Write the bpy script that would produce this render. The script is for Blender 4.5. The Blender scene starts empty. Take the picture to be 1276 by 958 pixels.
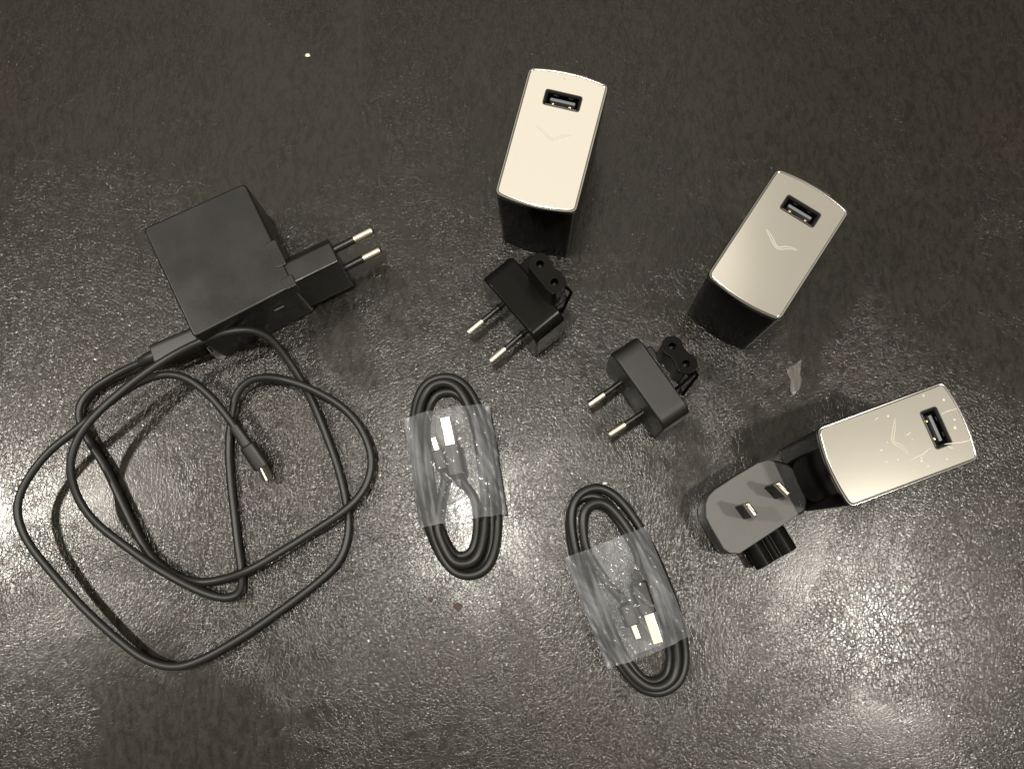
import bpy, bmesh, math, random
import numpy as np
from mathutils import Vector, Matrix, noise

random.seed(7)
rad = math.radians
S = 0.001                                    # lengths below are in millimetres

# ------------------------------------------------------------------ camera, world, lamps
scene = bpy.context.scene
col = scene.collection
F_PX, CAM_H, TILT, ROLL = 1200.0, 430.0, rad(10.65), rad(-6.0)
CAM_M = Matrix.Rotation(-ROLL, 3, 'Z') @ Matrix.Rotation(TILT, 3, 'X') @ Matrix.Rotation(ROLL, 3, 'Z')
cd = bpy.data.cameras.new('camera')
cam = bpy.data.objects.new('camera', cd)
col.objects.link(cam)
cam.matrix_world = Matrix.Translation((0, 0, CAM_H * S)) @ CAM_M.to_4x4()
cd.sensor_width = 36
cd.lens = F_PX / 1276 * 36
cd.clip_start = 0.005
cd.clip_end = 50
scene.camera = cam

world = bpy.data.worlds.new('World')
scene.world = world
world.use_nodes = True
bg = world.node_tree.nodes['Background']
bg.inputs[0].default_value = (1.0, 0.93, 0.80, 1)
_wn, _wl = world.node_tree.nodes, world.node_tree.links       # dim room: pale ceiling above, darker walls
_tc = _wn.new('ShaderNodeTexCoord')
_sx = _wn.new('ShaderNodeSeparateXYZ')
_mr = _wn.new('ShaderNodeMapRange')
_mr.interpolation_type = 'SMOOTHSTEP'
_mr.inputs['From Min'].default_value = 0.0
_mr.inputs['From Max'].default_value = 0.95
_mr.inputs['To Min'].default_value = 0.07
_mr.inputs['To Max'].default_value = 0.56
_wl.new(_tc.outputs['Generated'], _sx.inputs[0])
_wl.new(_sx.outputs['Z'], _mr.inputs['Value'])
_wl.new(_mr.outputs['Result'], bg.inputs[1])

scene.view_settings.view_transform = 'Standard'
scene.view_settings.look = 'None'
scene.view_settings.exposure = 0.0
scene.view_settings.gamma = 1.0
scene.cycles.use_denoising = True
scene.cycles.max_bounces = 8
scene.cycles.transparent_max_bounces = 12


def area_lamp(name, loc, size, power, color, shape='DISK', target=None):
    ld = bpy.data.lights.new(name, 'AREA')
    ld.shape = shape
    ld.size = size
    ld.energy = power
    ld.color = color
    o = bpy.data.objects.new(name, ld)
    o.location = loc
    if target is not None:
        d = Vector(target) - Vector(loc)
        o.rotation_euler = d.to_track_quat('-Z', 'Y').to_euler()
    col.objects.link(o)
    return o


area_lamp('ceiling_spot', (-1.08, 0.10, 1.55), 0.10, 17, (1.0, 0.93, 0.82))
area_lamp('ceiling_spot', (-0.12, 0.085, 1.55), 0.10, 10, (1.0, 0.94, 0.84))
area_lamp('ceiling_spot', (0.67, -0.11, 1.55), 0.10, 12.5, (1.0, 0.93, 0.83))
pl = area_lamp('plate_fill', (-0.38, 1.0, 1.55), 1.6, 3.1, (1.0, 0.93, 0.80), 'RECTANGLE')  # added area lamp standing in for bright ceiling, gives steel tops their sheen
pl.data.size_y = 1.0


def at(px, py, z=0.0):
    """photo pixel -> point (mm) on the horizontal plane at height z"""
    d = CAM_M @ Vector(((px - 638) / F_PX, -(py - 479) / F_PX, -1))
    k = (z - CAM_H) / d.z
    return Vector((d.x * k, d.y * k, z))


# ------------------------------------------------------------------ materials
def new_mat(name):
    m = bpy.data.materials.new(name)
    m.use_nodes = True
    nt = m.node_tree
    return m, nt, nt.nodes['Principled BSDF'], nt.nodes, nt.links


def plain(name, color, rough, metal=0.0, spec=0.5, bump=0.0, bscale=900, coat=0.0, rvar=0.0):
    m, nt, p, N, L = new_mat(name)
    p.inputs['Base Color'].default_value = (*color, 1)
    p.inputs['Roughness'].default_value = rough
    p.inputs['Metallic'].default_value = metal
    p.inputs['Specular IOR Level'].default_value = spec
    p.inputs['Coat Weight'].default_value = coat
    tc = N.new('ShaderNodeTexCoord')
    if bump:
        n = N.new('ShaderNodeTexNoise')
        n.inputs['Scale'].default_value = bscale
        n.inputs['Detail'].default_value = 3
        L.new(tc.outputs['Object'], n.inputs['Vector'])
        b = N.new('ShaderNodeBump')
        b.inputs['Strength'].default_value = bump
        b.inputs['Distance'].default_value = 0.0004
        L.new(n.outputs['Fac'], b.inputs['Height'])
        L.new(b.outputs['Normal'], p.inputs['Normal'])
    if rvar:
        n2 = N.new('ShaderNodeTexNoise')
        n2.inputs['Scale'].default_value = 70
        n2.inputs['Detail'].default_value = 5
        L.new(tc.outputs['Object'], n2.inputs['Vector'])
        mr = N.new('ShaderNodeMapRange')
        mr.inputs['From Min'].default_value = 0.35
        mr.inputs['From Max'].default_value = 0.65
        mr.inputs['To Min'].default_value = max(0.02, rough - rvar)
        mr.inputs['To Max'].default_value = rough + rvar
        L.new(n2.outputs['Fac'], mr.inputs['Value'])
        L.new(mr.outputs['Result'], p.inputs['Roughness'])
    return m


def leather_material():
    m, nt, p, N, L = new_mat('black_brown_leather')
    tc = N.new('ShaderNodeTexCoord')

    def noise_tex(scale, detail=3, rough=0.5, dist=0.0, vec=None):
        n = N.new('ShaderNodeTexNoise')
        n.inputs['Scale'].default_value = scale
        n.inputs['Detail'].default_value = detail
        n.inputs['Roughness'].default_value = rough
        n.inputs['Distortion'].default_value = dist
        L.new(vec or tc.outputs['Object'], n.inputs['Vector'])
        return n

    def ramp(sock, a, b, lo=0.0, hi=1.0):
        r = N.new('ShaderNodeMapRange')
        r.interpolation_type = 'SMOOTHSTEP'
        for k, v in (('From Min', a), ('From Max', b), ('To Min', lo), ('To Max', hi)):
            r.inputs[k].default_value = v
        L.new(sock, r.inputs['Value'])
        return r.outputs['Result']

    def math_(op, a, b):
        n = N.new('ShaderNodeMath')
        n.operation = op
        for i, v in enumerate((a, b)):
            if isinstance(v, (int, float)):
                n.inputs[i].default_value = v
            else:
                L.new(v, n.inputs[i])
        return n.outputs[0]

    # warped coordinates so that the grain never lines up
    w = noise_tex(55, 2)
    vm = N.new('ShaderNodeVectorMath')
    vm.operation = 'MULTIPLY_ADD'
    L.new(w.outputs['Color'], vm.inputs[0])
    vm.inputs[1].default_value = (0.008, 0.008, 0.008)
    L.new(tc.outputs['Object'], vm.inputs[2])
    wv = vm.outputs[0]

    def voro(scale, feature='DISTANCE_TO_EDGE', vec=None):
        v = N.new('ShaderNodeTexVoronoi')
        v.feature = feature
        v.inputs['Scale'].default_value = scale
        L.new(vec or wv, v.inputs['Vector'])
        return v

    # stretched copy: fibres and wrinkles that run slantwise
    mp = N.new('ShaderNodeMapping')
    mp.inputs['Rotation'].default_value = (0, 0, rad(35))
    mp.inputs['Scale'].default_value = (1.0, 0.42, 1.0)
    L.new(wv, mp.inputs['Vector'])
    w2 = noise_tex(420, 2)                                    # fine warp: cell walls turn ragged
    vm2 = N.new('ShaderNodeVectorMath')
    vm2.operation = 'MULTIPLY_ADD'
    L.new(w2.outputs['Color'], vm2.inputs[0])
    vm2.inputs[1].default_value = (0.0022, 0.0022, 0.0022)
    L.new(wv, vm2.inputs[2])
    mp2 = N.new('ShaderNodeMapping')
    mp2.inputs['Rotation'].default_value = (0, 0, rad(-50))
    mp2.inputs['Scale'].default_value = (1.0, 0.42, 1.0)
    L.new(vm2.outputs[0], mp2.inputs['Vector'])
    grain = ramp(voro(740, vec=vm2.outputs[0]).outputs['Distance'], 0.0, 0.15)
    grain2 = ramp(voro(560, vec=mp2.outputs[0]).outputs['Distance'], 0.0, 0.13)
    fine = noise_tex(1900, 3, 0.6).outputs['Fac']
    mid = noise_tex(380, 3, 0.5, 0.5, mp.outputs[0]).outputs['Fac']
    crease = ramp(voro(34, vec=wv).outputs['Distance'], 0.0, 0.03)
    crease_mask = ramp(noise_tex(18, 3).outputs['Fac'], 0.50, 0.68)
    big = noise_tex(45, 3).outputs['Fac']
    worn = ramp(noise_tex(8.0, 5, 0.6, 1.2).outputs['Fac'], 0.36, 0.58)       # 0 = rubbed smooth, 1 = full grain

    h = math_('MULTIPLY', grain, 0.38)
    h = math_('ADD', h, math_('MULTIPLY', grain2, 0.55))
    h = math_('ADD', h, math_('MULTIPLY', mid, 0.27))
    h = math_('ADD', h, math_('MULTIPLY', fine, 0.01))
    h = math_('MULTIPLY', h, math_('ADD', math_('MULTIPLY', worn, 0.85), 0.20))
    cr = math_('MULTIPLY', math_('SUBTRACT', crease, 1.0), crease_mask)
    h = math_('ADD', h, math_('MULTIPLY', cr, 0.25))
    h = math_('ADD', h, math_('MULTIPLY', big, 0.8))
    b = N.new('ShaderNodeBump')
    b.inputs['Strength'].default_value = 1.0
    b.inputs['Distance'].default_value = 0.000078
    L.new(h, b.inputs['Height'])
    L.new(b.outputs['Normal'], p.inputs['Normal'])

    mix = N.new('ShaderNodeMixRGB')
    mix.inputs[1].default_value = (0.0086, 0.0069, 0.0038, 1)
    mix.inputs[2].default_value = (0.0125, 0.0072, 0.0046, 1)
    L.new(ramp(noise_tex(8, 4, 0.6).outputs['Fac'], 0.50, 0.72), mix.inputs[0])
    mix2 = N.new('ShaderNodeMixRGB')
    mix2.inputs[2].default_value = (0.0120, 0.0108, 0.0070, 1)
    L.new(mix.outputs[0], mix2.inputs[1])
    L.new(ramp(worn, 0.0, 1.0, 0.55, 0.0), mix2.inputs[0])
    # grain shading put into the colour: darker hollows, paler ridges
    mix3 = N.new('ShaderNodeMixRGB')
    mix3.blend_type = 'MULTIPLY'
    L.new(mix2.outputs[0], mix3.inputs[1])
    tone = N.new('ShaderNodeMixRGB')
    tone.inputs[1].default_value = (0.30, 0.27, 0.21, 1)
    tone.inputs[2].default_value = (1.35, 1.34, 1.28, 1)
    L.new(ramp(math_('MULTIPLY', mid, math_('ADD', math_('MULTIPLY', grain2, 0.35), 0.65)), 0.24, 0.56), tone.inputs[0])
    L.new(tone.outputs[0], mix3.inputs[2])
    mix3.inputs[0].default_value = 1.0
    L.new(mix3.outputs[0], p.inputs['Base Color'])
    r = math_('ADD', math_('MULTIPLY', mid, 0.14), 0.150)
    L.new(r, p.inputs['Roughness'])
    p.inputs['Specular IOR Level'].default_value = 0.5
    return m


def film_material(name, tint, base_fac, rough, milk):
    m = bpy.data.materials.new(name)
    m.use_nodes = True
    nt = m.node_tree
    N, L = nt.nodes, nt.links
    N.clear()
    out = N.new('ShaderNodeOutputMaterial')
    tr = N.new('ShaderNodeBsdfTransparent')
    tr.inputs[0].default_value = (tint, tint, tint, 1)
    pr = N.new('ShaderNodeBsdfPrincipled')
    pr.inputs['Base Color'].default_value = (*milk, 1)
    pr.inputs['Roughness'].default_value = rough
    pr.inputs['Specular IOR Level'].default_value = 0.7
    fr = N.new('ShaderNodeFresnel')
    fr.inputs['IOR'].default_value = 1.45
    tc = N.new('ShaderNodeTexCoord')
    n = N.new('ShaderNodeTexNoise')
    n.inputs['Scale'].default_value = 65
    n.inputs['Detail'].default_value = 4
    n.inputs['Distortion'].default_value = 1.2
    L.new(tc.outputs['Object'], n.inputs['Vector'])
    bp = N.new('ShaderNodeBump')
    bp.inputs['Strength'].default_value = 0.6
    bp.inputs['Distance'].default_value = 0.0006
    L.new(n.outputs['Fac'], bp.inputs['Height'])
    L.new(bp.outputs[0], pr.inputs['Normal'])
    L.new(bp.outputs[0], fr.inputs['Normal'])
    mpf = N.new('ShaderNodeMapping')
    mpf.inputs['Rotation'].default_value = (0, 0, rad(12))
    mpf.inputs['Scale'].default_value = (150.0, 28.0, 60.0)
    L.new(tc.outputs['Object'], mpf.inputs['Vector'])
    nf = N.new('ShaderNodeTexNoise')
    nf.inputs['Scale'].default_value = 1.0
    nf.inputs['Detail'].default_value = 3
    nf.inputs['Distortion'].default_value = 0.8
    L.new(mpf.outputs[0], nf.inputs['Vector'])
    mf = N.new('ShaderNodeMapRange')
    mf.interpolation_type = 'SMOOTHSTEP'
    for k, v in (('From Min', 0.42), ('From Max', 0.70), ('To Min', base_fac * 0.45), ('To Max', base_fac * 2.0)):
        mf.inputs[k].default_value = v
    L.new(nf.outputs['Fac'], mf.inputs['Value'])
    ma = N.new('ShaderNodeMath')
    ma.operation = 'MULTIPLY_ADD'
    ma.use_clamp = True
    L.new(fr.outputs[0], ma.inputs[0])
    ma.inputs[1].default_value = 1.6
    L.new(mf.outputs['Result'], ma.inputs[2])
    mx = N.new('ShaderNodeMixShader')
    L.new(ma.outputs[0], mx.inputs[0])
    L.new(tr.outputs[0], mx.inputs[1])
    L.new(pr.outputs[0], mx.inputs[2])
    L.new(mx.outputs[0], out.inputs[0])
    return m


M = {
    'leather': leather_material(),
    'gloss_black': plain('gloss_black_plastic', (0.004, 0.003, 0.0035), 0.14, spec=0.02, rvar=0.03),
    'shiny_black': plain('shiny_black_plastic', (0.0055, 0.0055, 0.0045), 0.20, spec=0.10, rvar=0.03),
    'satin_black': plain('satin_black_plastic', (0.010, 0.010, 0.0092), 0.29, spec=0.45, bump=0.10, bscale=1600, rvar=0.06),
    'matte_black': plain('matte_black_plastic', (0.0105, 0.0106, 0.010), 0.42, spec=0.4, bump=0.15, bscale=1800, rvar=0.05),
    'rubber': plain('grey_black_rubber', (0.014, 0.0145, 0.0135), 0.42, bump=0.06, bscale=1500),
    'pit': plain('dark_recess_plastic', (0.004, 0.004, 0.004), 0.6),
    'steel_plate': plain('satin_steel', (0.80, 0.77, 0.70), 0.135, metal=1.0),
    'rim': plain('dark_chrome', (0.33, 0.32, 0.30), 0.16, metal=1.0),
    'polished': plain('polished_steel', (0.90, 0.86, 0.76), 0.22, metal=1.0),
    'nickel': plain('nickel', (0.74, 0.68, 0.55), 0.24, metal=1.0, bump=0.05),
    'gold': plain('gold_contact', (0.85, 0.58, 0.22), 0.25, metal=1.0),
    'tongue': plain('grey_white_plastic', (0.15, 0.162, 0.18), 0.4),
    'lining': plain('darkened_port_metal', (0.035, 0.035, 0.035), 0.35, metal=1.0),
    'grey_face': plain('fine_grey_plastic', (0.105, 0.105, 0.101), 0.55, bump=0.35, bscale=1500),
    'etched': plain('etched_pale_line', (0.50, 0.47, 0.39), 0.4),
    'crease_line': plain('film_ridge', (0.62, 0.60, 0.54), 0.25),
    'collar': plain('port_collar_plastic', (0.035, 0.035, 0.033), 0.3),
    'white': plain('white_crumb', (0.75, 0.72, 0.62), 0.6),
    'brown': plain('brown_crumb', (0.060, 0.034, 0.026), 0.7, bump=0.4, bscale=700),
    'scrap_film': film_material('cloudy_scrap_film', 0.9, 0.30, 0.25, (0.34, 0.33, 0.30)),
    'tab': plain('grey_tab', (0.10, 0.10, 0.09), 0.3),
    'film': film_material('clear_sleeve_film', 0.96, 0.10, 0.09, (0.68, 0.71, 0.76)),
    'thin_film': film_material('thin_protective_film', 0.99, 0.16, 0.12, (0.85, 0.82, 0.74)),
}


# ------------------------------------------------------------------ object helpers
def finish(name, bm, mat, parent=None, angle=35, loc=None):
    bmesh.ops.recalc_face_normals(bm, faces=bm.faces[:])
    for v in bm.verts:
        v.co *= S
    me = bpy.data.meshes.new(name)
    bm.to_mesh(me)
    bm.free()
    for pl in me.polygons:
        pl.use_smooth = len(pl.vertices) <= 4          # big caps stay truly flat
    me.set_sharp_from_angle(angle=rad(angle))
    me.materials.append(M[mat])
    o = bpy.data.objects.new(name, me)
    col.objects.link(o)
    if len(me.polygons) < 1500:                        # large faces keep their own normal next to small fillets
        wn = o.modifiers.new('weighted_normals', 'WEIGHTED_NORMAL')
        wn.keep_sharp = True
        wn.weight = 100
        wn.thresh = 0.005
    if parent is not None:
        o.parent = parent
    if loc is not None:
        o.location = Vector(loc) * S
    return o


def thing(name, label, cat, loc, rotz=0.0, group=None):
    o = bpy.data.objects.new(name, None)
    o.empty_display_size = 0.01
    o.location = Vector(loc) * S
    o.rotation_euler = (0, 0, rotz)
    col.objects.link(o)
    tag(o, label, cat, group)
    return o


def tag(o, label, cat, group=None):
    o['label'] = label
    o['category'] = cat
    if group:
        o['group'] = group


def fillet(poly, radii, n=6):
    """round the corners of a closed 2D polygon; radii: one number or a list"""
    out = []
    N_ = len(poly)
    if isinstance(radii, (int, float)):
        radii = [radii] * N_
    for i, c in enumerate(poly):
        a, b = Vector(poly[i - 1]), Vector(poly[(i + 1) % N_])
        c = Vector(c)
        r = radii[i]
        if r <= 0:
            out.append(tuple(c))
            continue
        u, w = (a - c), (b - c)
        k1, k2 = min(r, u.length * 0.49), min(r, w.length * 0.49)
        p0, p1 = c + u.normalized() * k1, c + w.normalized() * k2
        for j in range(n + 1):
            t = j / n
            q = p0 * (1 - t) ** 2 + c * 2 * t * (1 - t) * 1.0 + p1 * t ** 2
            q = q * 0.75 + 0.25 * (p0 * (1 - t) ** 2 + ((c * 1.25 - (p0 + p1) * 0.125)) * 2 * t * (1 - t) + p1 * t ** 2)
            out.append(tuple(q))
    return out


def inset(poly, d):
    """offset a closed CCW polygon inwards by d"""
    if abs(d) < 1e-9:
        return list(poly)
    res = []
    n = len(poly)
    for i in range(n):
        p, a, b = Vector(poly[i]), Vector(poly[i - 1]), Vector(poly[(i + 1) % n])
        e1, e2 = p - a, b - p
        if e1.length < 1e-7:
            e1 = e2
        if e2.length < 1e-7:
            e2 = e1
        e1, e2 = e1.normalized(), e2.normalized()
        n1, n2 = Vector((-e1.y, e1.x)), Vector((-e2.y, e2.x))
        m = n1 + n2
        m = m / max(m.length_squared * 0.5, 0.5)
        res.append(tuple(p + m * d))
    return res


def ccw(poly):
    a = sum(poly[i - 1][0] * poly[i][1] - poly[i][0] * poly[i - 1][1] for i in range(len(poly)))
    return list(poly) if a > 0 else list(reversed(poly))


def loft(bm, rings, cap0=True, cap1=True, mat4=None):
    vr = []
    for ring in rings:
        row = []
        for p in ring:
            co = Vector(p)
            if mat4 is not None:
                co = mat4 @ co
            row.append(bm.verts.new(co))
        vr.append(row)
    n = len(vr[0])
    for a, b in zip(vr, vr[1:]):
        for i in range(n):
            j = (i + 1) % n
            bm.faces.new((a[i], a[j], b[j], b[i]))
    if cap0:
        bm.faces.new(list(reversed(vr[0])))
    if cap1:
        bm.faces.new(vr[-1])
    return vr


def extrude(bm, poly, z0, z1, r0=0.0, r1=0.0, taper=None, mat4=None, n=4):
    """poly swept from z0 to z1 with rounded lower (r0) and upper (r1) edges"""
    poly = ccw(poly)
    lay = []
    for i in range(n + 1 if r0 > 0 else 1):
        a = (math.pi / 2) * i / n if r0 > 0 else math.pi / 2
        lay.append((z0 + r0 * (1 - math.sin(a)), r0 * (1 - math.cos(a)) if False else r0 * (1 - math.sin(math.pi / 2 - a + 0) if False else (1 - math.sin(a)))) if False else (z0 + r0 * (1 - math.cos(a)), r0 * (1 - math.sin(a))))
    for i in range(n + 1 if r1 > 0 else 1):
        a = (math.pi / 2) * i / n if r1 > 0 else 0
        lay.append((z1 - r1 + r1 * math.sin(a), r1 * (1 - math.cos(a))))
    rings = []
    for z, d in lay:
        q = inset(poly, d)
        if taper:
            t = (z - z0) / max(z1 - z0, 1e-6)
            kx = taper[0] + (1 - taper[0]) * t
            ky = taper[1] + (1 - taper[1]) * t
            q = [(x * kx, y * ky) for x, y in q]
        rings.append([(x, y, z) for x, y in q])
    loft(bm, rings, mat4=mat4)


def rrect(w, h, r, cx=0, cy=0, n=5):
    return ccw(fillet([(cx - w / 2, cy - h / 2), (cx + w / 2, cy - h / 2), (cx + w / 2, cy + h / 2), (cx - w / 2, cy + h / 2)], r, n))


def frame_between(p0, d, up=(0, 0, 1)):
    """matrix: local z along d, local x sideways, local y along up"""
    z = Vector(d).normalized()
    x = Vector(up).cross(z)
    if x.length < 1e-5:
        x = Vector((1, 0, 0))
    x.normalize()
    y = z.cross(x)
    m = Matrix((x, y, z)).transposed().to_4x4()
    m.translation = Vector(p0)
    return m


def rod(bm, p0, p1, r, n=16, tip=0.0, tip0=0.0):
    d = Vector(p1) - Vector(p0)
    circ = [(r * math.cos(2 * math.pi * i / n), r * math.sin(2 * math.pi * i / n)) for i in range(n)]
    extrude(bm, circ, 0, d.length, r0=tip0, r1=tip, mat4=frame_between(p0, d))


def spline(pts, step=1.2):
    """Catmull-Rom through 3D points, roughly even steps"""
    P = [Vector(p) for p in pts]
    P = [P[0] * 2 - P[1]] + P + [P[-1] * 2 - P[-2]]
    out = []
    for i in range(1, len(P) - 2):
        a, b, c, d = P[i - 1:i + 3]
        n = max(2, int((c - b).length / step))
        for k in range(n):
            t = k / n
            out.append(0.5 * ((2 * b) + (c - a) * t + (2 * a - 5 * b + 4 * c - d) * t * t + (3 * b - a - 3 * c + d) * t ** 3))
    out.append(P[-2])
    return out


def smooth(path, it=3):
    for _ in range(it):
        path = [path[0]] + [(path[i - 1] + path[i] * 2 + path[i + 1]) / 4 for i in range(1, len(path) - 1)] + [path[-1]]
    return path


def tube(bm, path, r, n=12):
    N_ = len(path)
    t = (path[1] - path[0]).normalized()
    nrm = t.cross(Vector((0, 0, 1)))
    if nrm.length < 1e-4:
        nrm = Vector((1, 0, 0))
    nrm.normalize()
    rings = []
    for i in range(N_):
        tt = (path[min(i + 1, N_ - 1)] - path[max(i - 1, 0)]).normalized()
        nrm = (nrm - tt * nrm.dot(tt)).normalized()
        bi = tt.cross(nrm)
        rr = r(i / (N_ - 1)) if callable(r) else r
        rings.append([path[i] + (nrm * math.cos(2 * math.pi * k / n) + bi * math.sin(2 * math.pi * k / n)) * rr for k in range(n)])
    loft(bm, rings)


def cut(o, cutters):
    """boolean-cut holes into o with throw-away meshes, keep the result"""
    for bm in cutters:
        bmesh.ops.recalc_face_normals(bm, faces=bm.faces[:])
        for v in bm.verts:
            v.co *= S
        me = bpy.data.meshes.new('cutter')
        bm.to_mesh(me)
        bm.free()
        c = bpy.data.objects.new('cutter', me)
        col.objects.link(c)
        o.modifiers.clear()
        md = o.modifiers.new('cut', 'BOOLEAN')
        md.object = c
        md.solver = 'EXACT'
        dg = bpy.context.evaluated_depsgraph_get()
        par, o.parent = o.parent, None
        mb = o.matrix_basis.copy()
        o.matrix_basis = Matrix.Identity(4)
        dg.update()
        bpy.context.view_layer.update()
        dg = bpy.context.evaluated_depsgraph_get()
        nm = bpy.data.meshes.new_from_object(o.evaluated_get(dg))
        o.modifiers.clear()
        old = o.data
        o.data = nm
        nm.name = old.name
        o.parent = par
        o.matrix_basis = mb
        bpy.data.objects.remove(c)
        bpy.data.meshes.remove(me)
        for pl in nm.polygons:
            pl.use_smooth = len(pl.vertices) <= 4
        nm.set_sharp_from_angle(angle=rad(35))
        wn = o.modifiers.new('weighted_normals', 'WEIGHTED_NORMAL')
        wn.keep_sharp = True
        wn.weight = 100


# ------------------------------------------------------------------ leather surface
bm = bmesh.new()
G, HALF = 60, 900.0
gv = [[bm.verts.new((-HALF + 2 * HALF * i / G, -HALF + 2 * HALF * j / G, 0)) for j in range(G + 1)] for i in range(G + 1)]
for i in range(G):
    for j in range(G):
        bm.faces.new((gv[i][j], gv[i + 1][j], gv[i + 1][j + 1], gv[i][j + 1]))
tb = finish('table_surface', bm, 'leather')
tb['kind'] = 'structure'
tb['label'] = 'dark brown black leather surface with fine wrinkled grain'

# ------------------------------------------------------------------ the three boxy chargers
CH = 60.0


def plate_outline(w, l, sag, r):
    pts, rr = [], []
    n = 14
    for i in range(n + 1):
        t = -1 + 2 * i / n
        pts.append((t * w / 2, -l / 2 - sag * (1 - t * t)))
        rr.append(r if i in (0, n) else 0)
    for i in range(n + 1):
        t = 1 - 2 * i / n
        pts.append((t * w / 2, l / 2 + sag * (1 - t * t)))
        rr.append(r if i in (0, n) else 0)
    return ccw(fillet(pts, rr, 5)) if False else fillet_arc(pts, rr)


def fillet_arc(pts, rr):
    """corner rounding where neighbours may be closer than the radius: walk along the outline"""
    V = [Vector(p) for p in pts]
    N_ = len(V)
    keep = []
    corners = [i for i in range(N_) if rr[i] > 0]
    for i in range(N_):
        if i in corners:
            r = rr[i]

            def walk(step):
                left, k, p = r, i, V[i].copy()
                while True:
                    q = V[(k + step) % N_]
                    d = (q - p).length
                    if d >= left:
                        return p + (q - p) * (left / d)
                    left -= d
                    p = q.copy()
                    k += step
            a, b = walk(-1), walk(1)
            c = V[i]
            for j in range(7):
                t = j / 6
                keep.append(tuple(a * (1 - t) ** 2 + c * 2 * t * (1 - t) + b * t ** 2))
        else:
            if all((V[i] - V[c]).length > rr[c] * 1.02 for c in corners):
                keep.append(tuple(V[i]))
    return ccw(keep)


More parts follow.
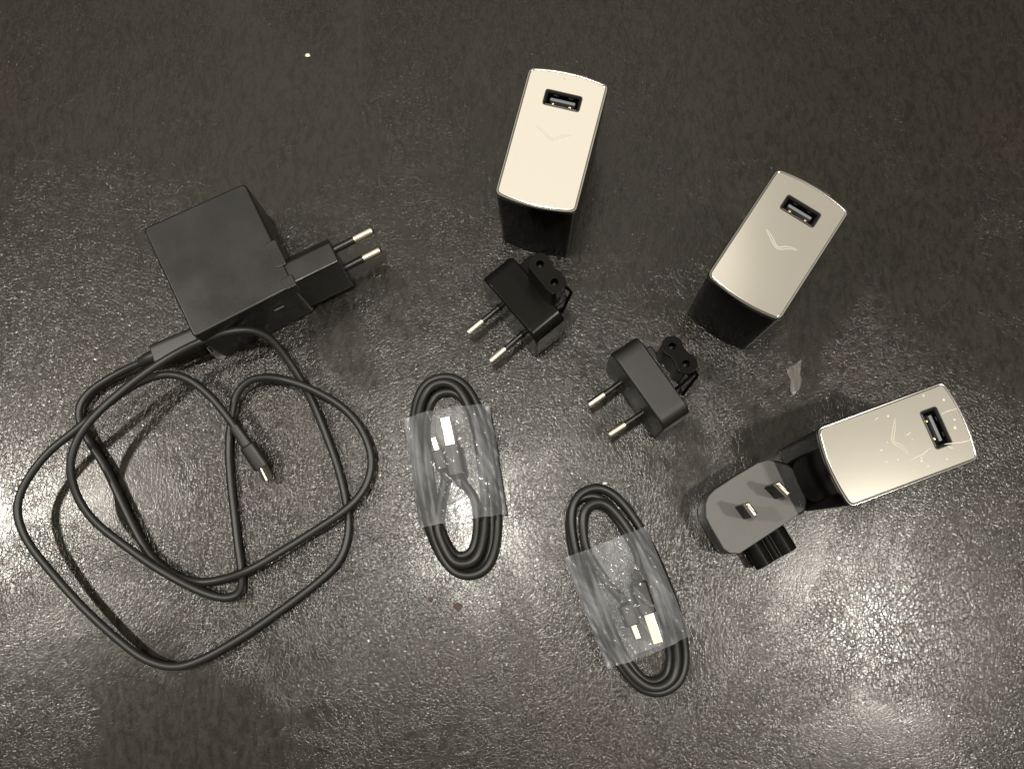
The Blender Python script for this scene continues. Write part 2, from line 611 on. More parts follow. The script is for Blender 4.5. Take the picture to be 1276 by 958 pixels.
def charger(label, cx, cy, w, l, theta, usb_px, logo_px, led=False, film=False):
    root = thing('usb_charger', label, 'charger', (cx, cy, 0), theta, 'upright black chargers with steel tops')
    inv = Matrix.Rotation(-theta, 3, 'Z')

    def local(px, z=CH):
        p = inv @ (at(px[0], px[1], z) - Vector((cx, cy, z)))
        return p.x, p.y
    out = plate_outline(w, l, 2.0, 2.6)
    ux, uy = local(usb_px)
    well = bmesh.new()
    extrude(well, rrect(15.6, 7.0, 1.3, ux, uy), CH - 12.0, CH + 3)
    well2 = bmesh.new()
    extrude(well2, rrect(15.6, 7.0, 1.3, ux, uy), CH - 12.0, CH + 3)
    bm = bmesh.new()
    extrude(bm, inset(out, 0.25), 0.0, CH - 1.8, r0=1.0, r1=0.25, taper=(0.945, 0.975))
    body = finish('body', bm, 'gloss_black', root)
    cut(body, [well])
    # chromed rim: a ring, not a lid
    bm = bmesh.new()
    o2 = [inset(out, d) for d in (0.0, 0.0, 0.12, 0.4, 0.85, 1.15, 1.15)]
    zz = (CH - 1.75, CH - 0.75, CH - 0.35, CH - 0.05, CH - 0.02, CH - 0.2, CH - 1.75)
    vr = loft(bm, [[(x, y, z) for x, y in q] for q, z in zip(o2, zz)], False, False)
    n = len(vr[0])
    for i in range(n):
        j = (i + 1) % n
        bm.faces.new((vr[-1][i], vr[-1][j], vr[0][j], vr[0][i]))
    finish('rim', bm, 'rim', root)
    bm = bmesh.new()
    extrude(bm, inset(out, 1.2), CH - 1.7, CH, r1=0.18)
    plate = finish('top_plate', bm, 'steel_plate', root)
    cut(plate, [well2])
    for pl in plate.data.polygons:
        pl.use_smooth = abs(pl.normal.z) < 0.95
    # USB socket: collar, metal lining, tongue, spring contacts
    bm = bmesh.new()
    ring_o = rrect(15.9, 7.3, 1.45, ux, uy)
    prof = [(0.0, CH + 0.02), (0.1, CH + 0.14), (0.35, CH + 0.14), (0.75, CH - 0.5), (0.8, CH - 1.2), (0.2, CH - 1.2)]
    vr = loft(bm, [[(x, y, z) for x, y in inset(ring_o, d)] for d, z in prof], False, False)
    port = finish('usb_port', bm, 'collar', root)
    bm = bmesh.new()
    sh = rrect(14.0, 5.6, 0.5, ux, uy)
    vr = loft(bm, [[(x, y, z) for x, y in inset(sh, d)] for d, z in ((0.0, CH - 1.0), (0.35, CH - 0.9), (0.4, CH - 10.0))], False, True)
    finish('port_lining', bm, 'lining', port)
    bm = bmesh.new()
    extrude(bm, rrect(10.6, 1.3, 0.2, ux, uy + 0.75), CH - 10, CH - 2.4, r1=0.2)
    finish('tongue', bm, 'tongue', port)
    for s in (-1, 1):
        bm = bmesh.new()
        extrude(bm, rrect(1.2, 0.9, 0.2, ux + s * 3.6, uy - 1.75), CH - 4, CH - 1.0, r1=0.25)
        finish('contact', bm, 'gold', port)
    for s in (-1, 1):
        bm = bmesh.new()
        extrude(bm, rrect(2.0, 0.4, 0.15, ux + s * 3.2, uy + 2.3), CH - 5, CH - 1.6, r1=0.15)
        finish('contact', bm, 'lining', port)
    # winged emblem: two slim outlined wings meeting in a V
    lx, ly = local(logo_px)
    bm = bmesh.new()
    outer = [(-8.1, 3.6), (-6.0, 2.0), (-4.2, 0.9), (-2.4, -0.35), (-1.0, -1.0), (0.3, -1.15), (1.8, -0.3), (3.2, 0.85), (5.0, 1.9), (7.0, 2.7)]
    inner = [(-8.1, 3.6), (-5.6, 2.5), (-3.7, 1.7), (-2.2, 0.5), (-0.9, -0.2), (0.2, -0.45), (1.4, 0.7), (2.8, 1.8), (4.8, 2.45), (7.0, 2.7)]
    for line in (outer, inner):
        path = smooth(spline([(lx + x, ly + y, CH + 0.02) for x, y in line], 0.5), 2)
        tube(bm, path, lambda t: 0.05 + 0.17 * math.sin(math.pi * t) ** 0.6, 6)
    for v_ in bm.verts:
        v_.co.z = CH + 0.01 + (v_.co.z - CH - 0.01) * 0.3
    finish('emblem', bm, 'etched', root)
    # little release tab on the far edge
    bm = bmesh.new()
    extrude(bm, rrect(7.5, 2.0, 0.5, w * 0.10, l / 2 + 2.2), CH - 4.2, CH - 2.4, r1=0.4, r0=0.3)
    finish('release_tab', bm, 'tab', root)
    if led:
        bm = bmesh.new()
        x, y = local((703.7, 98.9))
        extrude(bm, [(x + 0.55 * math.cos(a), y + 0.55 * math.sin(a)) for a in [k * math.pi / 6 for k in range(12)]], CH - 0.1, CH + 0.03)
        finish('indicator_dot', bm, 'etched', root)
    if film:
        def q(zx, zy):
            return local((1080 + zx * 0.16701, 460 + zy * 0.16701))
        for line, r in (([(550, 345), (590, 318), (640, 303), (685, 288)], 0.20), ([(575, 560), (640, 552), (710, 545), (790, 523)], 0.30),
                        ([(600, 565), (625, 590), (655, 585)], 0.28), ([(325, 684), (370, 655), (420, 635), (450, 605), (485, 588)], 0.26),
                        ([(290, 495), (310, 485), (330, 465)], 0.22), ([(430, 628), (460, 600)], 0.22), ([(60, 380), (90, 355)], 0.2)):
            bm = bmesh.new()
            pts = [(*q(*p), CH + 0.02) for p in line]
            tube(bm, smooth(spline(pts, 0.6), 1), lambda t, r=r: 0.04 + r * math.sin(math.pi * t) ** 0.5, 8)
            finish('film_crease', bm, 'crease_line', root)
        for zx, zy, r in ((575, 228, 0.55), (655, 376, 0.5), (660, 436, 0.6), (425, 196, 0.5), (160, 350, 0.45), (110, 604, 0.5), (150, 690, 0.45),
                          (232, 674, 0.4), (410, 683, 0.55), (408, 660, 0.4), (340, 524, 0.3), (155, 548, 0.3), (460, 722, 0.4), (600, 672, 0.35)):
            bm = bmesh.new()
            x, y = q(zx, zy)
            bmesh.ops.create_uvsphere(bm, u_segments=10, v_segments=6, radius=1.0,
                                      matrix=Matrix.Translation((x, y, CH)) @ Matrix.Diagonal((r * random.uniform(0.8, 1.3), r, 0.16, 1)))
            finish('film_bubble', bm, 'crease_line', root)
    return root


charger('black charger with pale cream steel top, standing behind the glossy plug adapter',
        9.1, 171.5, 34.3, 57.2, rad(-14.35), (700.9, 125.5), (689, 172), led=True)
charger('black charger with clean steel top, standing between the other two upright chargers',
        99.2, 126.3, 34.0, 54.1, rad(-33.8), (997.5, 263.3), (970.5, 307), led=False)
charger('black charger whose steel top has creased film and bubbles, standing beside the grey plug adapter',
        140.6, 45.8, 32.6, 53.2, rad(-69.9), (1166.5, 533), (1115.5, 549), film=True)

# ------------------------------------------------------------------ the two euro plug adapters


def eight_outline(pitch, r, ext=0.75, n=14):
    """figure-of-eight outline, long axis along x"""
    pts = []
    for i in range(n + 1):
        a = math.pi * ext * (2 * i / n - 1)
        pts.append((pitch / 2 + r * math.cos(a), r * math.sin(a)))
    for i in range(n + 1):
        a = math.pi + math.pi * ext * (2 * i / n - 1)
        pts.append((-pitch / 2 + r * math.cos(a), r * math.sin(a)))
    return ccw(pts)


def euro_adapter(label, c_px, dir_px, height, pins_px, nose_px, nose_z, mat, width, depth, style):
    c = at(*c_px, height)
    a, b = at(*dir_px[0], height), at(*dir_px[1], height)
    d = b - a
    theta = math.atan2(d.y, d.x)                    # local x along the long side, local -y towards the pins
    root = thing('plug_adapter', label, 'plug adapter', (c.x, c.y, 0), theta, 'black two-pin plug adapters')
    inv = Matrix.Rotation(-theta, 3, 'Z')

    def local(px, z):
        return inv @ (at(px[0], px[1], z) - Vector((c.x, c.y, 0)))
    # body: rounded section (x, z) swept along y
    sec = fillet([(-width / 2, 0), (width / 2, 0), (width / 2, height), (-width / 2, height)], [7, 7, 6.5, 6.5], 7)
    m = Matrix(((1, 0, 0, 0), (0, 0, 1, 0), (0, 1, 0, 0), (0, 0, 0, 1)))
    bm = bmesh.new()
    extrude(bm, sec, -depth / 2, depth / 2, r0=1.1, r1=0.8, mat4=m)
    finish('body', bm, mat, root)
    # back flange that carries the connector nose
    n0, n1 = local(nose_px[0], nose_z[1]), local(nose_px[1], nose_z[1])
    nc = (n0 + n1) / 2
    na = math.atan2((n1 - n0).y, (n1 - n0).x)
    pitch = (n1 - n0).length
    bm = bmesh.new()
    bz1 = height - 2.5 if style == 0 else 16.0
    extrude(bm, rrect(25, 7.5, 1.5, nc.x - (3 if style == 0 else 0), depth / 2 + 3.2), bz1 - 14, bz1, r0=0.8, r1=0.8)
    finish('back_flange', bm, mat, root)
    rot = Matrix.Translation((nc.x, nc.y, 0)) @ Matrix.Rotation(na, 4, 'Z')
    bm = bmesh.new()
    extrude(bm, eight_outline(pitch, 4.5, 0.72) if style else rrect(pitch + 9.2, 9.0, 4.5, n=8), nose_z[0], nose_z[1], r1=0.35, mat4=rot)
    nose = finish('connector_nose', bm, 'shiny_black' if style else mat, root)
    if style == 0:
        bmx = bmesh.new()
        extrude(bmx, [(1.6 * math.cos(k * math.pi / 8), 4.6 + 1.0 * math.sin(k * math.pi / 8)) for k in range(16)], nose_z[0] - 1, nose_z[1] + 1, mat4=rot)
        cut(nose, [bmx])
    cutters = []
    for s in (-1, 1):
        bmx = bmesh.new()
        extrude(bmx, [(s * pitch / 2 + 1.6 * math.cos(k * math.pi / 8), 1.6 * math.sin(k * math.pi / 8)) for k in range(16)], nose_z[1] - 9, nose_z[1] + 1, mat4=rot)
        cutters.append(bmx)
    cut(nose, cutters)
    for s in (-1, 1):
        bm = bmesh.new()
        p = rot @ Vector((s * pitch / 2, 0, nose_z[1] - 8.9))
        rod(bm, p, p + Vector((0, 0, 5.5)), 0.85, 10, 0.2)
        finish('socket_contact', bm, 'pit', nose)
    # pins: black sleeve and bare metal end
    zp = height * 0.47
    for tip_px, base_px in pins_px:
        t, b0 = local(tip_px, zp - 1.0), local(base_px, zp)
        dr = (t - b0).normalized()
        b0 = b0 - dr * ((b0.y + depth / 2 - 0.6) / dr.y if abs(dr.y) > 1e-3 else 0)
        L_ = (t - b0).length
        k = b0 + dr * (L_ * 0.56)
        bm = bmesh.new()
        rod(bm, b0, k, 1.3, 16)
        pin = finish('pin', bm, 'satin_black', root)
        bm = bmesh.new()
        rod(bm, k - dr * 0.3, t, 1.7, 16, 0.4, 0.1)
        finish('metal_tip', bm, 'nickel', pin)
        bm = bmesh.new()
        rod(bm, b0 - dr * 0.5, b0 + dr * 1.0, 2.0, 16, 0.4)
        finish('pin_collar', bm, mat, pin)
    # springy latch beside the nose
    bm = bmesh.new()
    if style == 0:
        pl = [local((699, 352), 50), local((712, 364), 46), local((700, 389), 30), local((698, 385), 34)]
    else:
        pl = [local((842, 485), 30), local((867, 463), 30), local((869, 468), 27), local((850, 492), 18)]
    for q0, q1 in zip(pl[:-1], pl[1:]):
        rod(bm, q0, q1, 0.7, 8, 0.2, 0.2)
    finish('latch', bm, 'gloss_black', root)
    return root


euro_adapter('glossy black two-pin plug adapter with tall connector nose, in front of a cream topped charger',
             (652, 370), ((603.5, 349), (672.4, 429)), 36.0,
             (((583, 415), (621.5, 383.6)), ((611, 450.5), (649, 418))), ((673, 329), (691, 351.5)), (34.0, 54.0), 'shiny_black', 36.5, 16.0, 0)
euro_adapter('satin black two-pin plug adapter with greyish flat top and shorter connector nose',
             (811, 475), ((767.5, 447.8), (821.3, 523.5)), 36.0,
             (((733.7, 505), (771, 478.5)), ((759, 542), (800, 515))), ((837.9, 431.2), (855.3, 453.1)), (2.0, 35.0), 'matte_black', 39.0, 13.5, 1)

# ------------------------------------------------------------------ grey plug adapter with flat blades
gz = 20.0
face_px = [(965.2, 574.2), (956.9, 572.5), (943.5, 576.7), (916, 593), (890, 610), (882.5, 618), (879, 628), (879.5, 643.5), (885, 655), (901.8, 683.6), (909, 689), (921.8, 689.8),
           (930, 684.5), (996, 641), (983.6, 616.8), (975, 595)]
fp = [at(x, y, gz) for x, y in face_px]
gc = sum(fp, Vector()) / len(fp)
root = thing('plug_adapter', 'rounded grey plug adapter with two flat upright blades, lying beside the film covered charger', 'plug adapter', (gc.x, gc.y, 0))
out = ccw([(p.x - gc.x, p.y - gc.y) for p in fp])
bm = bmesh.new()
extrude(bm, out, 0.0, gz - 2.2, r0=2.0, r1=0.2)
finish('body', bm, 'satin_black', root)
bm = bmesh.new()
extrude(bm, inset(out, 0.1), gz - 2.2, gz, r1=0.5)
finish('face_plate', bm, 'grey_face', root)
sh_px = [(955, 573), (975, 574), (988, 580), (998, 596), (1007, 620), (1006, 634), (997, 643), (970, 640), (950, 600)]
bm = bmesh.new()
extrude(bm, fillet([((at(x, y, 12) - gc).x, (at(x, y, 12) - gc).y) for x, y in sh_px], 3, 3), 0.3, 12, r1=1.2, r0=0.6)
finish('back_shell', bm, 'matte_black', root)
for (tx0, ty0), (tx1, ty1) in (((968.6, 600.8), (983.8, 616.2)), ((930.6, 626.2), (943, 643))):
    zt = gz + 20.0
    p0, p1 = at(tx0, ty0, zt) - gc, at(tx1, ty1, zt) - gc
    mid = (p0 + p1) / 2
    an = math.atan2(p1.y - p0.y, p1.x - p0.x)
    L_ = (p1 - p0).length
    bmat = Matrix.Translation((mid.x, mid.y, 0)) @ Matrix.Rotation(an, 4, 'Z')
    bm = bmesh.new()
    extrude(bm, rrect(L_ * 0.98, 1.9, 0.4), gz - 0.6, gz + 16.5, mat4=bmat)
    bl = finish('blade', bm, 'gloss_black', root)  # black sleeve drawn long, its colour standing in for shade on the metal
    bm = bmesh.new()
    extrude(bm, rrect(L_, 2.2, 0.4), gz + 16.4, gz + 20.0, r1=0.7, mat4=bmat)
    finish('metal_tip', bm, 'nickel', bl)
e0, e1 = at(930, 684, 11) - gc, at(979, 656, 11) - gc
ax = Vector((e1.x - e0.x, e1.y - e0.y, 0)).normalized()
outd = Vector((ax.y, -ax.x, 0))
mid = Vector(((e0.x + e1.x) / 2, (e0.y + e1.y) / 2, 8.0))
m = Matrix((ax, Vector((0, 0, 1)), outd)).transposed().to_4x4()
m.translation = mid - outd * 4
bm = bmesh.new()
extrude(bm, eight_outline(11.2, 4.4, 0.80), 0, 14.0, r1=0.5, mat4=m)
nose = finish('connector_nose', bm, 'shiny_black', root)
for s in (0,):
    bm = bmesh.new()
    p = m @ Vector((s * 5.3, 4.2 if s else 2.4, 3.5))
    rod(bm, p, p + outd * 10.3, 1.7, 14, 0.4)
    finish('rib', bm, 'shiny_black', nose)

# ------------------------------------------------------------------ square charger with plug head, and its long cable
qz = 40.0
A, B, Cc, D = [at(x, y, qz) for x, y in ((177.5, 284.6), (305, 227.5), (367, 356.5), (241, 421))]
oc = (A + B + Cc + D) / 4
ex = ((B - A) + (Cc - D)).normalized()            # towards the plug end side
ey = Vector((-ex.y, ex.x, 0))
theta = math.atan2(ex.y, ex.x)
root = thing('power_adapter', 'matte black square power adapter with a two-pin plug head on its side', 'power adapter', (oc.x, oc.y, 0), theta)
inv = Matrix.Rotation(-theta, 3, 'Z')


def sq(px, z=qz):
    return inv @ (at(px[0], px[1], z) - Vector((oc.x, oc.y, 0)))


quad = [sq(p) for p in ((177.5, 284.6), (241, 421), (367, 356.5), (305, 227.5))]
poly = ccw([(p.x, p.y) for p in quad])
notch = bmesh.new()
h0, h1, h2, h3 = sq((338, 326)), sq((356.5, 362)), sq((385, 352)), sq((352, 312))
extrude(notch, ccw([(p.x, p.y) for p in (sq((329, 304)), sq((352.5, 361)), sq((400, 345)), sq((372, 280)))]), 5.0, qz + 3)
bm = bmesh.new()
extrude(bm, fillet(poly, 2.6, 5), 0, qz, r0=1.4, r1=1.1)
body = finish('body', bm, 'satin_black', root)
# plug head
hd = [sq((333, 332)), sq((357, 359)), sq((424, 327)), sq((409.5, 294))]
bm = bmesh.new()
hA, hB, hC, hD = sq((334, 340), qz), sq((360.5, 356), qz), sq((422.5, 325.5), qz), sq((410, 301), qz)
hw = (hC - hD).length
hx0, hx1 = quad[2].x - 9, (hC.x + hD.x) / 2
yf, yb = hC.y, hD.y
secp = [(yf + 0.0, 3.0), (yf, qz - 0.6), (yb, qz - 0.6), (yb + 4.6, qz - 7.5), (yb + 4.6, 3.0)]
secp = fillet(secp, [2, 1.0, 1.0, 1.5, 2], 3)
m = Matrix(((0, 0, 1, 0), (1, 0, 0, 0), (0, 1, 0, 0), (0, 0, 0, 1)))
extrude(bm, secp, hx0, hx1, r1=0.7, mat4=m)
head = finish('plug_head', bm, 'satin_black', root)
# hinge barrels
for a_, b_ in (((329.5, 304.5), (346, 334.5)), ((350, 348), (366.5, 357))):
    p, q = sq(a_), sq(b_)
    x0, x1 = max(p.x, quad[2].x - 7.0), quad[2].x + 1.2
    y0, y1 = sorted((p.y, q.y))
    bm = bmesh.new()
    extrude(bm, rrect(x1 - x0, y1 - y0, 0.9, (x0 + x1) / 2, (y0 + y1) / 2), qz - 9, qz + 0.35, r1=0.4)
    finish('hinge', bm, 'satin_black', root)
# pins, one above the other
for tip_px, zt in (((465.5, 286.5), 33.0), ((475, 311), 12.0)):
    t = sq(tip_px, zt)
    b0 = Vector((hx1 - 0.3, t.y - 0.4, zt))
    k = b0 + (t - b0) * 0.52
    bm = bmesh.new()
    rod(bm, b0, k, 1.75, 16)
    pin = finish('pin', bm, 'satin_black', root)
    bm = bmesh.new()
    d = (t - b0).normalized()
    rod(bm, k - d * 0.3, t, 2.05, 16, 1.3, 0.2)
    finish('metal_tip', bm, 'nickel', pin)
# printed mark groove on the dark side
bm = bmesh.new()
g0, g1 = sq((341, 384), 28), sq((352, 378), 28)
extrude(bm, rrect(4.5, 0.5, 0.2, g0.x + 2, quad[1].y - 0.02), 26.5, 27.1)
finish('side_mark', bm, 'tab', root)
# thin film tab hanging off the side by the cable
bm = bmesh.new()
tp = [at(258, 433, 4), at(264, 440, 3), at(270, 444, 2.4)]
blob = [at(262, 441, 1), at(270, 438.5, 1), at(278, 440, 1), at(283, 443, 1), at(279, 447, 1), at(270, 446.5, 1)]
bc = sum(blob, Vector()) / len(blob)
extrude(bm, fillet(ccw([(p.x - bc.x, p.y - bc.y) for p in blob]), 0.8, 3), 0.6, 1.0, r1=0.15)
tube(bm, spline([p - Vector((bc.x, bc.y, 0)) for p in tp], 0.6), 0.35, 6)
o = finish('film_tab', bm, 'tab', None, loc=(bc.x, bc.y, 0))
tag(o, 'tiny grey plastic tab lying below the square power adapter under the cable', 'plastic tab')


def zp(zx, zy, z):
    return at(zx * 0.48, 390 + zy * 0.48, z)


path_in = [(395, 118, 9), (350, 135, 7), (300, 160, 5), (240, 198, 4), (206, 240, 4), (208, 285, 4), (232, 335, 4), (272, 398, 4), (318, 495, 4), (352, 565, 4),
           (392, 632, 4), (445, 675, 3.5), (510, 698, 3.5), (575, 691, 4.5), (650, 665, 8), (720, 624, 8), (800, 575, 7), (880, 523, 8.5),
           (932, 476, 8), (961, 420, 8), (962, 360, 9), (935, 295, 9), (890, 245, 10), (830, 208, 12), (765, 180, 14), (695, 166, 11), (645, 176, 8), (613, 212, 6), (602, 265, 4.5),
           (594, 340, 3), (598, 430, 2.8), (608, 520, 2.8), (618, 610, 2.8), (628, 680, 2.8), (624, 726, 5), (590, 741, 7), (540, 730, 8.5), (480, 703, 9), (400, 657, 9.5),
           (320, 600, 11), (245, 540, 14), (200, 475, 18), (182, 400, 22), (200, 330, 24), (250, 262, 25), (340, 183, 24), (440, 115, 25), (530, 70, 29), (600, 47, 30),
           (650, 44, 27), (698, 63, 22), (740, 112, 16), (780, 172, 11), (815, 240, 6), (850, 325, 3.5), (880, 410, 3), (900, 500, 2.8), (905, 565, 2.8), (882, 640, 3),
           (820, 702, 3.5), (720, 777, 4), (620, 845, 5), (520, 900, 5), (450, 918, 5), (380, 900, 6), (310, 850, 7), (220, 768, 9), (140, 680, 11), (70, 590, 14),
           (44, 510, 16), (66, 440, 17), (125, 362, 18), (195, 305, 18), (265, 247, 18), (335, 195, 18), (390, 168, 17), (440, 158, 16), (490, 172, 15), (545, 215, 14), (590, 268, 13), (618, 308, 12)]
pts = [zp(*p) for p in path_in]
org = Vector((pts[0].x, pts[0].y, 0))
croot = thing('charging_cable', 'long loose loops of black cable plugged into the square power adapter', 'cable', org)
path = smooth(spline([p - org for p in pts], 1.5), 6)
bm = bmesh.new()
tube(bm, path, 1.8, 14)
finish('cord', bm, 'rubber', croot)
# connector plugged into the adapter
c0, c1 = zp(505, 68, 12) - org, zp(400, 112, 9.5) - org
d = (c1 - c0).normalized()
bm = bmesh.new()
extrude(bm, rrect(10.5, 6.2, 2.8), -2.0, (c1 - c0).length, r1=1.0, mat4=frame_between(c0, d))
finish('connector', bm, 'rubber', croot)
bm = bmesh.new()
tube(bm, smooth(spline([c1 - d * 1.0, c1 + d * 3, path[4]], 1.0), 2), lambda t: 3.2 - 0.8 * t, 12)
finish('strain_relief', bm, 'rubber', croot)
# free end
f0, f1, f2 = path[-1], zp(682, 400, 7.0) - org, zp(698, 433, 5.5) - org
d = (f1 - f0).normalized()
bm = bmesh.new()
fm = frame_between(f0, d)
sec = rrect(7.4, 6.6, 3.0, n=6)
Lf = (f1 - f0).length
loft(bm, [[(x * k, y * k, z) for x, y in sec] for z, k in ((-3, 0.60), (Lf * 0.15, 0.66), (Lf * 0.36, 0.74), (Lf * 0.40, 0.98), (Lf - 0.8, 1.0), (Lf, 0.92))], mat4=fm)
conn = finish('connector', bm, 'rubber', croot)
bm = bmesh.new()
d2 = (f2 - f1).normalized()
extrude(bm, rrect(4.8, 2.9, 1.2), -0.8, (f2 - f1).length, r1=0.35, mat4=frame_between(f1, d2, (0.6, 0.3, 0.7)))
finish('metal_tip', bm, 'nickel', conn)

# ------------------------------------------------------------------ the two coiled cables in their sleeves


def bundle(labels, c_px, axis_px, half_l, half_w, sleeve_c, sleeve_len, sleeve_w, plugs, seed, skew):
    rnd = random.Random(seed)
    c = at(*c_px, 4)
    a, b = at(*axis_px[0], 4), at(*axis_px[1], 4)
    d = a - b                                       # +y of the bundle: towards its upper end in the photo
    theta = math.atan2(d.y, d.x) - math.pi / 2
    root = thing('coiled_cable', labels[0], 'cable', (c.x, c.y, 0), theta, 'coiled cables in clear sleeves')
    inv = Matrix.Rotation(-theta, 3, 'Z')

    def local(px, z):
        return inv @ (at(px[0], px[1], z) - Vector((c.x, c.y, 0)))
    u = local(plugs[0][0], 8)                       # USB plug: tail and mouth
    v = local(plugs[0][1], 8)
    du = (v - u).normalized()
    up = du.y > 0
    a0, a1 = (math.pi + 0.55, 8 * math.pi - 0.5) if up else (0.55, 7 * math.pi - 0.5)
    side, flip = 1, (-1 if up else 1)
    pts = [u - du * 12, u - du * 17 + Vector((side * 1.5, 0, -2)), u - du * 23 + Vector((side * 5.0, 0, -3))]
    turns = 4
    steps = 28
    offs = [(rnd.uniform(-1.6, 1.6), rnd.uniform(-1.5, 1.5)) for _ in range(turns + 2)]
    shrink = [0.76, 0.90, 1.08, 0.98, 0.80, 0.72]
    zs = [5.0, 3.0, 2.4, 6.2, 9.0, 9.5]
    for i in range(int(turns * steps) + 1):
        an = a0 + (a1 - a0) * i / (turns * steps)
        t = min(i / steps, turns - 1e-6)
        k = int(t)
        f = t - k
        f2_ = f * f * (3 - 2 * f)
        s = shrink[k] * (1 - f2_) + shrink[k + 1] * f2_
        ox = offs[k][0] * (1 - f2_) + offs[k + 1][0] * f2_
        oy = offs[k][1] * (1 - f2_) + offs[k + 1][1] * f2_
        z = zs[k] * (1 - f2_) + zs[k + 1] * f2_
        cx_, sy_ = math.cos(an), math.sin(an)
        e = 0.76
        hw_, hl_ = half_w - (1 - s) * 26.0, half_l - (1 - s) * 34.0
        x = flip * math.copysign(abs(cx_) ** e, cx_) * hw_
        y = math.copysign(abs(sy_) ** 0.86, sy_) * hl_
        z += 1.2 * math.sin(3 * an + seed)
        pts.append(Vector((x + ox + skew * y, y + oy, max(2.1, z))))
    w0, w1 = local(plugs[1][0], 7), local(plugs[1][1], 7)
    dw = (w1 - w0).normalized()
    pts += [w0 - dw * 17 + Vector((-side * 3.0, 0, 0)), w0 - dw * 12, w0 - dw * 8]
    path = smooth(spline(pts, 1.6), 5)
    bm = bmesh.new()
    tube(bm, path, 1.95, 12)
    finish('cord', bm, 'rubber', root)
    # USB-A plug lying on its edge
    bm = bmesh.new()
    m = frame_between((u.x, u.y, 8.5), (du.x, du.y, 0))      # local x sideways, y up, z along the plug
    sec = rrect(7.6, 14.0, 1.8)
    loft(bm, [[(x * k, y * k, z) for x, y in sec] for z, k in ((-18, 0.32), (-15, 0.42), (-13.5, 0.95), (-13, 1.0), (-0.6, 1.0), (0, 0.94))], mat4=m)
    plug = finish('usb_plug', bm, 'matte_black', root)
    bm = bmesh.new()
    sec = rrect(4.5, 12.0, 0.5)
    ins = inset(sec, 0.35)
    loft(bm, [[(x, y, z) for x, y in q] for q, z in ((sec, -0.5), (sec, 12.2), (ins, 12.2), (ins, 3.0))], cap0=False, mat4=m)
    shell = finish('metal_shell', bm, 'nickel', plug)
    bm = bmesh.new()
    extrude(bm, rrect(1.8, 11.0, 0.1, -1.0, 0), 3.0, 11.6, mat4=m)
    finish('tongue', bm, 'pit', plug)
    # small plug
    bm = bmesh.new()
    m = frame_between((w0.x, w0.y, 7.5), (dw.x, dw.y, 0))
    sec = rrect(6.4, 10.5, 1.8)
    loft(bm, [[(x * k, y * k, z) for x, y in sec] for z, k in ((-14, 0.36), (-10, 0.5), (-8.5, 0.95), (-0.5, 1.0), (0, 0.93))], mat4=m)
    plug2 = finish('small_plug', bm, 'matte_black', root)
    bm = bmesh.new()
    extrude(bm, rrect(3.0, 7.0, 0.8), -0.5, 6.0, r1=0.3, mat4=m)
    finish('metal_shell', bm, 'nickel', plug2)
    # clear sleeve: a flat open tube of film, slightly crumpled
    sc = local(sleeve_c, 8)
    sroot_loc = Matrix.Rotation(theta, 3, 'Z') @ Vector((sc.x, sc.y, 0)) + Vector((c.x, c.y, 0))
    bm = bmesh.new()
    NL, NC = 46, 96
    rows = []
    for i in range(NL + 1):
        v_ = (i / NL - 0.5)
        row = []
        for j in range(NC):
            an = 2 * math.pi * j / NC
            ca, sa = math.cos(an), math.sin(an)
            x = math.copysign(abs(ca) ** 0.75, ca) * sleeve_w / 2
            zt = 17.2 - 7.0 * abs(x / (sleeve_w / 2)) ** 2.2
            z = 8.0 + (abs(sa) ** 0.62) * ((zt - 8.0) if sa > 0 else -7.7)
            yy = v_ * sleeve_len + skew * 0.3 * x
            p = Vector((x * 0.13, yy * 0.05, seed * 3.1))
            q = Vector((x * 0.35 + yy * 0.22, yy * 0.09 - x * 0.1, seed * 7.7))
            if sa > 0:
                # taut folds running between the plug and the sleeve's edge
                ridge = 1 - abs(noise.noise(q * 0.6))
                z += 1.6 * noise.noise(p * 1.1) + 1.5 * (ridge ** 9) - 0.8
            x += 0.5 * noise.noise(Vector((yy * 0.08, seed, sa)))
            row.append(bm.verts.new((x + skew * yy, yy + 0.4 * noise.noise(Vector((x * 0.2, seed * 2.0, v_ * 3))), max(0.15, z))))
        rows.append(row)
    for r0_, r1_ in zip(rows, rows[1:]):
        for j in range(NC):
            k = (j + 1) % NC
            bm.faces.new((r0_[j], r0_[k], r1_[k], r1_[j]))
    sl = finish('plastic_sleeve', bm, 'film', None, angle=60)
    sl.location = sroot_loc * S
    sl.rotation_euler = (0, 0, theta)
    tag(sl, labels[1], 'plastic sleeve', 'clear sleeves around the coiled cables')
    return root


bundle(('coiled black cable in a sleeve, bundle nearer the long loose cable, plug end pointing up', 'clear plastic sleeve around the coiled cable nearer the long loose cable'),
       (567, 594), ((549, 468), (587, 722)), 43.5, 15.6, (567, 580), 49.0, 38.5,
       (((563, 556), (554, 512)), ((546, 562), (540, 543))), 1, 0.0)
bundle(('coiled black cable in a sleeve, bundle nearer the grey plug adapter, plug end pointing down', 'clear plastic sleeve around the coiled cable nearer the grey plug adapter'),
       (777, 732), ((729, 610), (828, 856)), 44.5, 15.6, (781, 743), 49.0, 38.0,
       (((806, 764), (818, 800)), ((788, 778), (797, 802))), 2, 0.0)


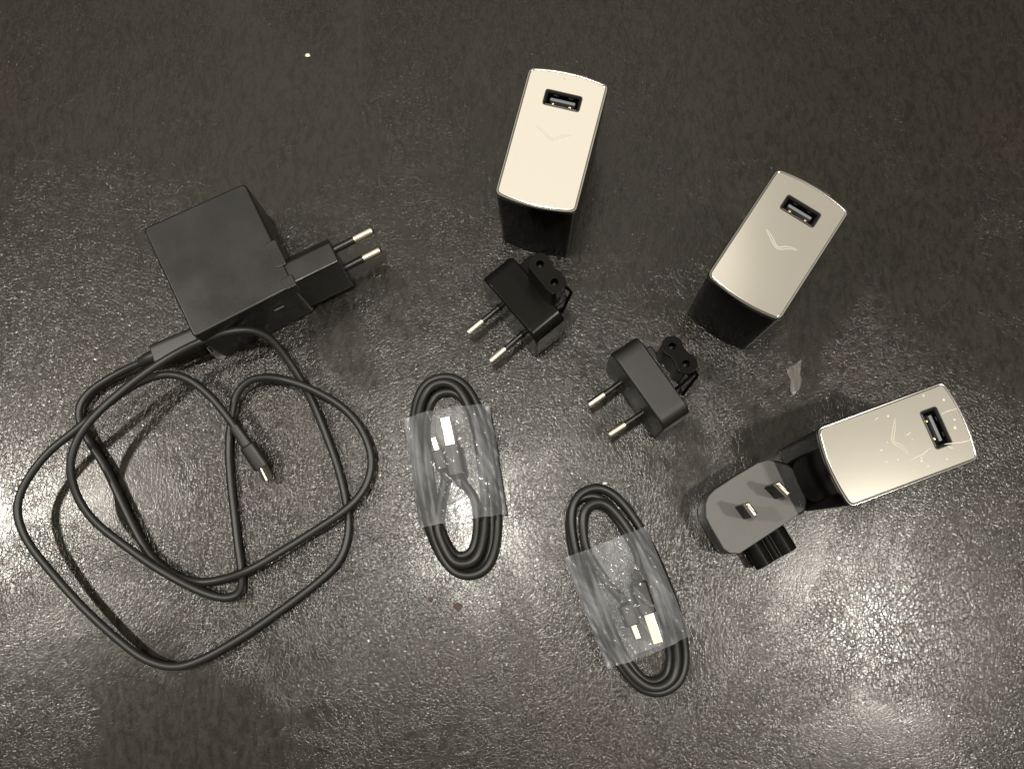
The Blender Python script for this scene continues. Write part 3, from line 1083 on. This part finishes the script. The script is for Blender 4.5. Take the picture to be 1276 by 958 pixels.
# ------------------------------------------------------------------ crumbs and scraps on the leather
def lump(name, px, size, mat, label, cat, flat=0.6, seed=0, group=None):
    p = at(*px, 0)
    bm = bmesh.new()
    bmesh.ops.create_icosphere(bm, subdivisions=2, radius=1.0)
    for v in bm.verts:
        k = 1 + 0.35 * noise.noise(v.co * 1.7 + Vector((seed, seed, 0)))
        v.co = Vector((v.co.x * size[0] * k, v.co.y * size[1] * k, max(0.0, (v.co.z * flat * k + flat * 0.75) * min(size))))
    o = finish(name, bm, mat, None, 50, loc=(p.x, p.y, 0.02))
    tag(o, label, cat, group)
    return o


lump('crumb', (383.5, 70), (1.2, 1.0), 'white', 'white crumb on the leather up beyond the square power adapter', 'crumb', seed=3)
lump('crumb', (570.5, 755.5), (1.9, 1.6), 'brown', 'larger brown crumb just below the coiled cable', 'crumb', flat=0.3, seed=5)
lump('crumb', (536.5, 746.5), (1.1, 1.0), 'brown', 'smaller brown crumb just below the coiled cable', 'crumb', flat=0.3, seed=8)
lump('crumb', (758, 543), (0.8, 0.5), 'brown', 'tiny crumb at the pin tip of the satin plug adapter', 'crumb', flat=0.3, seed=9)
lump('crumb', (754, 602), (0.9, 0.5), 'white', 'tiny pale crumb above the lower coiled cable', 'crumb', flat=0.3, seed=11)

sp = [(980, 462), (984, 457), (990, 455), (995, 450), (998.5, 448.5), (998, 456), (996.5, 466), (999, 473), (996.5, 484), (992, 489), (988, 493), (984.5, 487), (985, 474), (981, 467)]
P = [at(x, y, 0.3) for x, y in sp]
pc = sum(P, Vector()) / len(P)
bm = bmesh.new()
extrude(bm, ccw([(p.x - pc.x, p.y - pc.y) for p in P]), 0.15, 0.45, r1=0.08)
bmesh.ops.triangulate(bm, faces=bm.faces[:])
bmesh.ops.subdivide_edges(bm, edges=bm.edges[:], cuts=2, use_grid_fill=True)
for v in bm.verts:
    v.co.z += 0.35 * (1 + noise.noise(Vector((v.co.x * 0.45, v.co.y * 0.45, 1))))
o = finish('film_scrap', bm, 'scrap_film', None, 40, loc=(pc.x, pc.y, 0))
tag(o, 'torn cloudy scrap of film on the leather between two upright chargers', 'film scrap')
